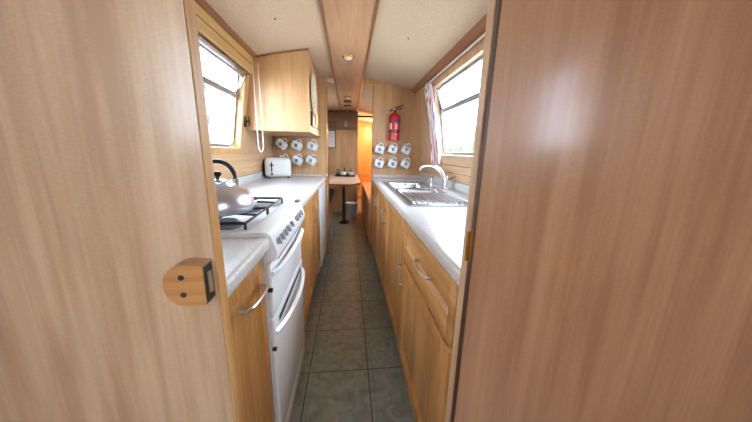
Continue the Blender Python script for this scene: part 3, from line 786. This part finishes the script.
# ------------------------------------------------------------------ oak catch on the near bulkhead
ct = thing('door_catch', 'rounded oak block with a roller catch screwed to the near bulkhead', 'catch', (-.262, DF, .93))
YF = .428
P = [(-.244, .896), (-.244, .968), (-.268, .971)]+[(-.274-.036*math.sin(a), .9325+.0385*math.cos(a)) for a in [math.pi*i/12 for i in range(13)]]+[(-.268, .894)]
b = B(); b.prism(P, lambda u, v, w: V((u, w, v)), YF, DF-.0005); b.obj('block', OAK_X, ct)
for z in (.9480, .9165):
    b = B(); b.lathe([(0, 0), (.0048, 0), (.0048, .0012), (0, .0015)], (0, 0, 0), 14, M=Matrix.Translation((-.279, YF+.0003, z)) @ Matrix.Rotation(math.pi/2, 4, 'X')); b.obj('screw', DARK, ct)
b = B(); b.box(-.2445, -.2425, YF+.003, DF-.005, .899, .965); b.obj('strike_plate', DARK, ct)
b = B(); b.tube([(-.243, YF+.015, .914), (-.243, YF+.015, .952)], .0058, 10); b.obj('roller', SATIN, ct)

# ------------------------------------------------------------------ ceiling fittings
def lamp(y, label, x=-.004, r=.047):
    l = thing('ceiling_lamp', label, 'lamp', (x, y, 1.885), 'brass ceiling lamps')
    b = B(); b.lathe([(r*.72, -.010), (r, -.008), (r*1.04, -.004), (r, 0), (0, 0)], (x, y, 1.8845), 28); b.obj('bezel', BRASS, l)
    b = B(); b.lathe([(0, -.026), (r*.35, -.024), (r*.62, -.016), (r*.72, -.009), (0, -.009)], (x, y, 1.8845), 24); b.obj('lens', LENS, l)
    return l
lamp(2.235, 'brass rimmed round ceiling lamp nearest us on the ceiling board')
lamp(3.74, 'brass rimmed round ceiling lamp just before the two dark vents', -.015)
lamp(4.93, 'brass rimmed round ceiling lamp beyond the two dark vents', -.02)
for y, lab in ((4.06, 'dark slotted vent on the ceiling board, the nearer one'), (4.42, 'dark slotted vent on the ceiling board, the farther one')):
    v_ = thing('ceiling_vent', lab, 'vent', (-.018, y, 1.885), 'dark ceiling vents')
    b = B(); b.box(-.073, .037, y-.045, y+.045, 1.872, 1.8845, .004); b.obj('housing', BLACK, v_)
    b = B()
    for q in range(4): b.box(-.063, .027, y-.034+.02*q, y-.026+.02*q, 1.869, 1.8725)
    b.obj('louvre', GREYP, v_)
for x, y, lab in ((.371, 1.79, 'tiny dark screw head in the ceiling on the right'), (-.400, 1.655, 'tiny dark screw head in the ceiling on the left')):
    b = B(); zc = ceil_z(x); b.lathe([(0, -.004), (.005, -.003), (.006, .002), (0, .002)], (x, y, zc), 10); tag(b.obj('ceiling_screw', DARK, None, (x, y, zc)), lab, 'screw')

# ------------------------------------------------------------------ dinette beyond
# bulkhead with the opening to the passage
b = B(); bulkhead(b, -.9, .172, YB, YB+.03) if False else None
pts = [(.172, 0), (-.829, 0), (-.829, .9), (-.687, 1.795)]+[(-.687+(.172+.687)*i/14, ceil_z(-.687+(.172+.687)*i/14)-.001) for i in range(15)]
b = B(); b.prism(pts, lambda u, v, w: V((u, w, v)), YB, YB+.03); struct(b.obj('wall_dinette', VEN_B))
pts = [(.58, 0), (.829, 0), (.829, .9), (.687, 1.795), (.58, ceil_z(.58)-.001)]
b = B(); b.prism(pts, lambda u, v, w: V((u, w, v)), YB, YB+.03); struct(b.obj('wall_dinette_side', VEN_B))
struct(B().box(.172, .58, YB-.01, YB+.035, 1.795, 1.83).obj('trim_passage_head', LIP_D))
# passage beyond with a honey coloured end door and its warm lamp
dd = sroot('door_2', (.36, YE-.04, 0), 'honey coloured panelled door at the end of the passage', 'door')
b = B(); y = YE-.04
b.box(.02, .70, y+.010, y+.03, .01, 1.80)
for x0, x1 in ((.02, .12), (.60, .70)): b.box(x0, x1, y, y+.01, .01, 1.80, .003)
for z0, z1 in ((.01, .16), (.56, .66), (1.66, 1.80)): b.box(.12, .60, y, y+.01, z0, z1, .003)
b.obj('leaf', WARMWOOD, dd)
B().box(.13, .16, y-.05, y-.038, .96, .975, .003).obj('handle', BRASS, dd)
struct(B().box(-.86, .86, YE, YE+.03, 0, 1.95).obj('wall_passage_end', WARMWOOD))
struct(B().box(.10, .13, YB+.03, YE-.045, 0, 1.86).obj('wall_passage_left', WARMWOOD))
pl2 = thing('passage_lamp', 'lit warm lamp on the passage ceiling beyond the dinette', 'lamp', (.62, 5.75, 1.80))
b = B(); b.lathe([(.055, -.012), (.060, 0), (.060, .040), (0, .040)], (.62, 5.75, 1.800), 24); b.obj('bezel', BRASS, pl2)
b = B(); b.lathe([(0, -.03), (.03, -.026), (.05, -.013), (0, -.013)], (.62, 5.75, 1.800), 24); b.obj('lens', BULB, pl2)
L = bpy.data.lights.new('passage_glow', 'POINT'); L.energy = 22; L.color = (1, .66, .34); L.shadow_soft_size = .06
lo = bpy.data.objects.new('passage_glow', L); COL.objects.link(lo); lo.location = (.62, 5.75, 1.66)

lk = thing('shade_band_box', 'dark wooden box standing in for the shaded top of the far dinette bulkhead', 'locker', (-.1, 4.98, 1.55))
b = B(); b.box(-.60, .165, 4.90, YB-.001, 1.56, 1.86); b.obj('carcass', DARKWOOD, lk)  # added box; its dark wood gives the shaded band atop the bulkhead
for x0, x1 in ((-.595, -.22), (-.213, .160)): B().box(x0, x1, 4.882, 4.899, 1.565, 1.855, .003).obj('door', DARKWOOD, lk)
al = thing('alarm', 'small pale box fixed to the dark stand-in box', 'alarm', (-.05, 4.88, 1.64))
B().box(-.075, -.030, 4.850, 4.8815, 1.600, 1.690, .005).obj('housing', LENSD, al)
B().box(-.066, -.039, 4.848, 4.8505, 1.650, 1.672).obj('grille', GREYP, al)
pc = thing('picture', 'tall white picture in a dark frame on the far dinette bulkhead', 'picture', (-.33, YB, 1.46))
f = lambda u, v, w: V((u, YB-w, v))
b = B(); b.ring([(-.46, 1.225), (-.242, 1.225), (-.242, 1.555), (-.46, 1.555)], [(-.445, 1.240), (-.257, 1.240), (-.257, 1.540), (-.445, 1.540)], f, .0005, .018); b.obj('frame', DARK, pc)
b = B(); b.prism([(-.446, 1.239), (-.256, 1.239), (-.256, 1.541), (-.446, 1.541)], f, .001, .010); b.obj('print', PAPER, pc)

# bench on the left
bn = thing('bench', 'fitted bench with a teal cushion along the left of the dinette', 'bench', (-.55, 4.1, 0))
B().box(-.825, -.31, 3.30, 5.095, .0, .36).obj('base', VEN_B, bn)
B().box(-.815, -.285, 3.30, 5.09, .362, .455, .025, 3).obj('cushion', TEAL, bn)
# table
tb_ = thing('dinette_table', 'pale dinette table on a single dark leg beyond the galley', 'table', (-.08, 4.2, 0))
P = [(-.40, 4.88), (-.40, 3.47), (-.02, 3.43), (.05, 3.44), (.155, 3.62), (.165, 3.70), (.165, 4.88)]
b = B(); b.prism(P, lambda u, v, w: V((u, v, w)), .718, .745); b.obj('table_top', TABLE, tb_)
b = B(); Q = [(u*1.0, v) for u, v in P]
cxx, cyy = -.1, 4.2
b.ring([(cxx+(u-cxx)*1.008, cyy+(v-cyy)*1.004) for u, v in P], P, lambda u, v, w: V((u, v, w)), .714, .746); b.obj('edge_band', STRIP, tb_)
b = B(); b.tube([(-.085, 4.25, .022), (-.085, 4.25, .714)], .023, 16); b.obj('leg', DARK, tb_)
b = B(); b.lathe([(.085, 0), (.085, .008), (.035, .022), (0, .022)], (-.085, 4.25, 0), 24); b.obj('base', DARK, tb_)
b = B(); b.box(-.20, .03, 4.18, 4.32, .700, .7135); b.obj('socket', DARK, tb_)
# tray with its things
ty = thing('tray', 'dark tray on the dinette table', 'tray', (-.06, 4.62, .746))
TZ = .7465
b = B(); b.box(-.23, .10, 4.50, 4.76, TZ, TZ+.006); b.obj('base', BLACK, ty)
b = B(); b.ring([(.105, 4.765), (-.235, 4.765), (-.235, 4.495), (.105, 4.495)], [(.095, 4.755), (-.225, 4.755), (-.225, 4.505), (.095, 4.505)], lambda u, v, w: V((u, v, w)), TZ, TZ+.026); b.obj('rim', BLACK, ty)
TZ += .0065
j = thing('storage_jar', 'clear storage jar with a grey lid at the left of the tray', 'jar', (-.185, 4.60, TZ))
b = B(); b.lathe([(0, 0), (.032, 0), (.036, .008), (.036, .085), (.030, .098), (.028, .098), (.033, .083), (.033, .010), (0, .005)], (-.185, 4.60, TZ), 24); b.obj('jar', JAR, j)
b = B(); b.lathe([(0, .099), (.033, .099), (.034, .116), (.010, .120), (0, .120)], (-.185, 4.60, TZ), 24); b.obj('lid', GREYP, j)
def cup(x, y, label, mirror):
    c = thing('tea_cup', label, 'cup', (x, y, TZ), 'white cups on the tray')
    b = B(); b.lathe([(0, 0), (.022, 0), (.024, .006), (.042, .055), (.044, .068), (.041, .068), (.039, .055), (.022, .010), (0, .008)], (x, y, TZ), 26); b.obj('cup', WPLAST, c)
    b = B(); b.tube([(x+mirror*(.034+.026*math.sin(math.pi*i/8)), y, TZ+.018+.040*i/8) for i in range(9)], .004, 8); b.obj('handle', WPLAST, c)
cup(-.085, 4.555, 'white cup on the dark tray, beside the clear jar', -1); cup(.045, 4.555, 'white cup on the dark tray, farthest right', 1)
def bottle(x, y, h, label):
    c = thing('green_bottle', label, 'bottle', (x, y, TZ), 'green bottles on the tray')
    b = B(); b.lathe([(0, 0), (.028, 0), (.030, .006), (.030, h*.55), (.012, h*.72), (.011, h*.9), (0, h*.9)], (x, y, TZ), 20); b.obj('bottle', GREEN, c)
    b = B(); b.lathe([(0, h*.9), (.013, h*.9), (.013, h), (0, h)], (x, y, TZ), 16); b.obj('cap', BLACK, c)
bottle(-.075, 4.67, .135, 'green bottle standing behind the cup beside the jar'); bottle(.035, 4.67, .120, 'shorter green bottle standing behind the rightmost cup')
# bin
bi = thing('waste_bin', 'pale plastic waste bin on the floor under the dinette table', 'bin', (.04, 4.48, 0))
b = B(); b.lathe([(0, .002), (.078, 0), (.082, .006), (.104, .285), (.101, .285), (.079, .012), (0, .010)], (.04, 4.48, 0.001), 32); b.obj('tub', BINM, bi)
b = B(); b.lathe([(.1035, .275), (.110, .278), (.110, .296), (.100, .296), (.1005, .2855)], (.04, 4.48, 0.001), 32); b.obj('rim', BINM, bi)
# low locker on the right of the dinette
lo_ = thing('low_locker', 'low honey coloured locker on the right beyond the galley', 'locker', (.55, 4.1, 0))
B().box(.262, .82, 3.05, 5.09, 0, .56).obj('carcass', WARMWOOD, lo_)
B().box(.250, .822, 3.04, 5.092, .5605, .582, .003).obj('lid', WARMWOOD, lo_)
for y0, y1 in ((3.07, 3.72), (3.74, 4.39), (4.41, 5.06)): B().box(.250, .2615, y0, y1, .05, .54, .003).obj('door', WARMWOOD, lo_)

# ------------------------------------------------------------------ outside
for s, nm in ((-1, 'ground_left'), (1, 'ground_right')):
    x0, x1 = sorted((s*1.1, s*30)); struct(B().box(x0, x1, -20, 26, .0, .25).obj(nm, GRASS), 'pale gravel bank outside the boat', 'ground')
h = thing('cottage', 'pale rendered building seen faintly through the left window', 'building', (-6, 14, .25))
B().box(-11, -6, 4, 26, .25, 5.2).obj('walls', RENDERW, h)
B().hexa([(-11.3, 3.7, 5.2), (-5.7, 3.7, 5.2), (-5.7, 26.3, 5.2), (-11.3, 26.3, 5.2), (-8.6, 3.7, 7.0), (-8.4, 3.7, 7.0), (-8.4, 26.3, 7.0), (-8.6, 26.3, 7.0)]).obj('roof', SHUT, h)
for y in (8.6, 10.5, 12.35, 13.75, 16.2, 18.4, 21):
    for z in (2.15, 3.45): B().box(-6.01, -5.96, y, y+.62, z, z+.42).obj('window', SHUT, h)
hd = B()
random.seed(3)
for i in range(260):
    y = random.uniform(2, 24); zz = random.uniform(.4, 2.2+.3*math.sin(y*1.3)); x = random.uniform(6.4, 7.8)
    hd.sphere((x, y, zz), random.uniform(.25, .55), (1, 1, 1), 20)
for v in hd.bm.verts: v.co += V((random.uniform(-.06, .06), random.uniform(-.06, .06), random.uniform(-.06, .06)))
tag(hd.obj('hedge', HEDGEM, None, (7.9, 13, .25)), 'pale green hedge seen faintly through the right window', 'hedge', None, 'stuff')

# ------------------------------------------------------------------ daylight
W = bpy.data.worlds.new('sky'); S.world = W; W.use_nodes = True
nt = W.node_tree; bg = nt.nodes['Background']; bg.inputs['Color'].default_value = (.80, .92, 1.10, 1); bg.inputs['Strength'].default_value = 9.0
k = 0
for side in (-1, 1):
    for y0, y1, z0, z1 in WIN[side]:
        k += 1
        L = bpy.data.lights.new('window_portal', 'AREA'); L.shape = 'RECTANGLE'; L.size = (y1-y0); L.size_y = (z1-z0)
        L.cycles.is_portal = True
        o = bpy.data.objects.new('window_portal', L); COL.objects.link(o)
        c = wp(side, (y0+y1)/2, (z0+z1)/2, .08); o.location = c
        d = V((-side*.987, 0, -.158)); o.rotation_euler = d.to_track_quat('-Z', 'Z').to_euler()

L = bpy.data.lights.new('window_portal', 'AREA'); L.shape = 'RECTANGLE'; L.size = .6; L.size_y = .45; L.cycles.is_portal = True
o = bpy.data.objects.new('window_portal', L); COL.objects.link(o); o.location = (0, Y0-.09, 1.425); o.rotation_euler = V((0, 1, 0)).to_track_quat('-Z', 'Z').to_euler()

# ------------------------------------------------------------------ camera
f_px = 258.7
Xc = V((9.94502211e-01, 6.59702959e-04, 1.04713501e-01)); Yc = V((-0.10197461, -0.22119492, 0.96988349)); Dc = V((-0.02380193, 0.97522939, 0.21991156))
right = V((Xc[0], Yc[0], -Dc[0])); up = -V((Xc[1], Yc[1], -Dc[1])); back = -V((Xc[2], Yc[2], -Dc[2]))
cam = bpy.data.cameras.new('camera'); co = bpy.data.objects.new('camera', cam); COL.objects.link(co)
M = Matrix((right, up, back)).transposed().to_4x4(); M.translation = V((0, 0, 1.16)); co.matrix_world = M
cam.sensor_width = 36; cam.lens = 36*f_px/752; cam.clip_start = .02; cam.clip_end = 200
S.camera = co
S.view_settings.view_transform = 'Standard'; S.view_settings.look = 'None'; S.view_settings.gamma = 1; S.view_settings.use_curve_mapping = False
S.view_settings.exposure = 1.32
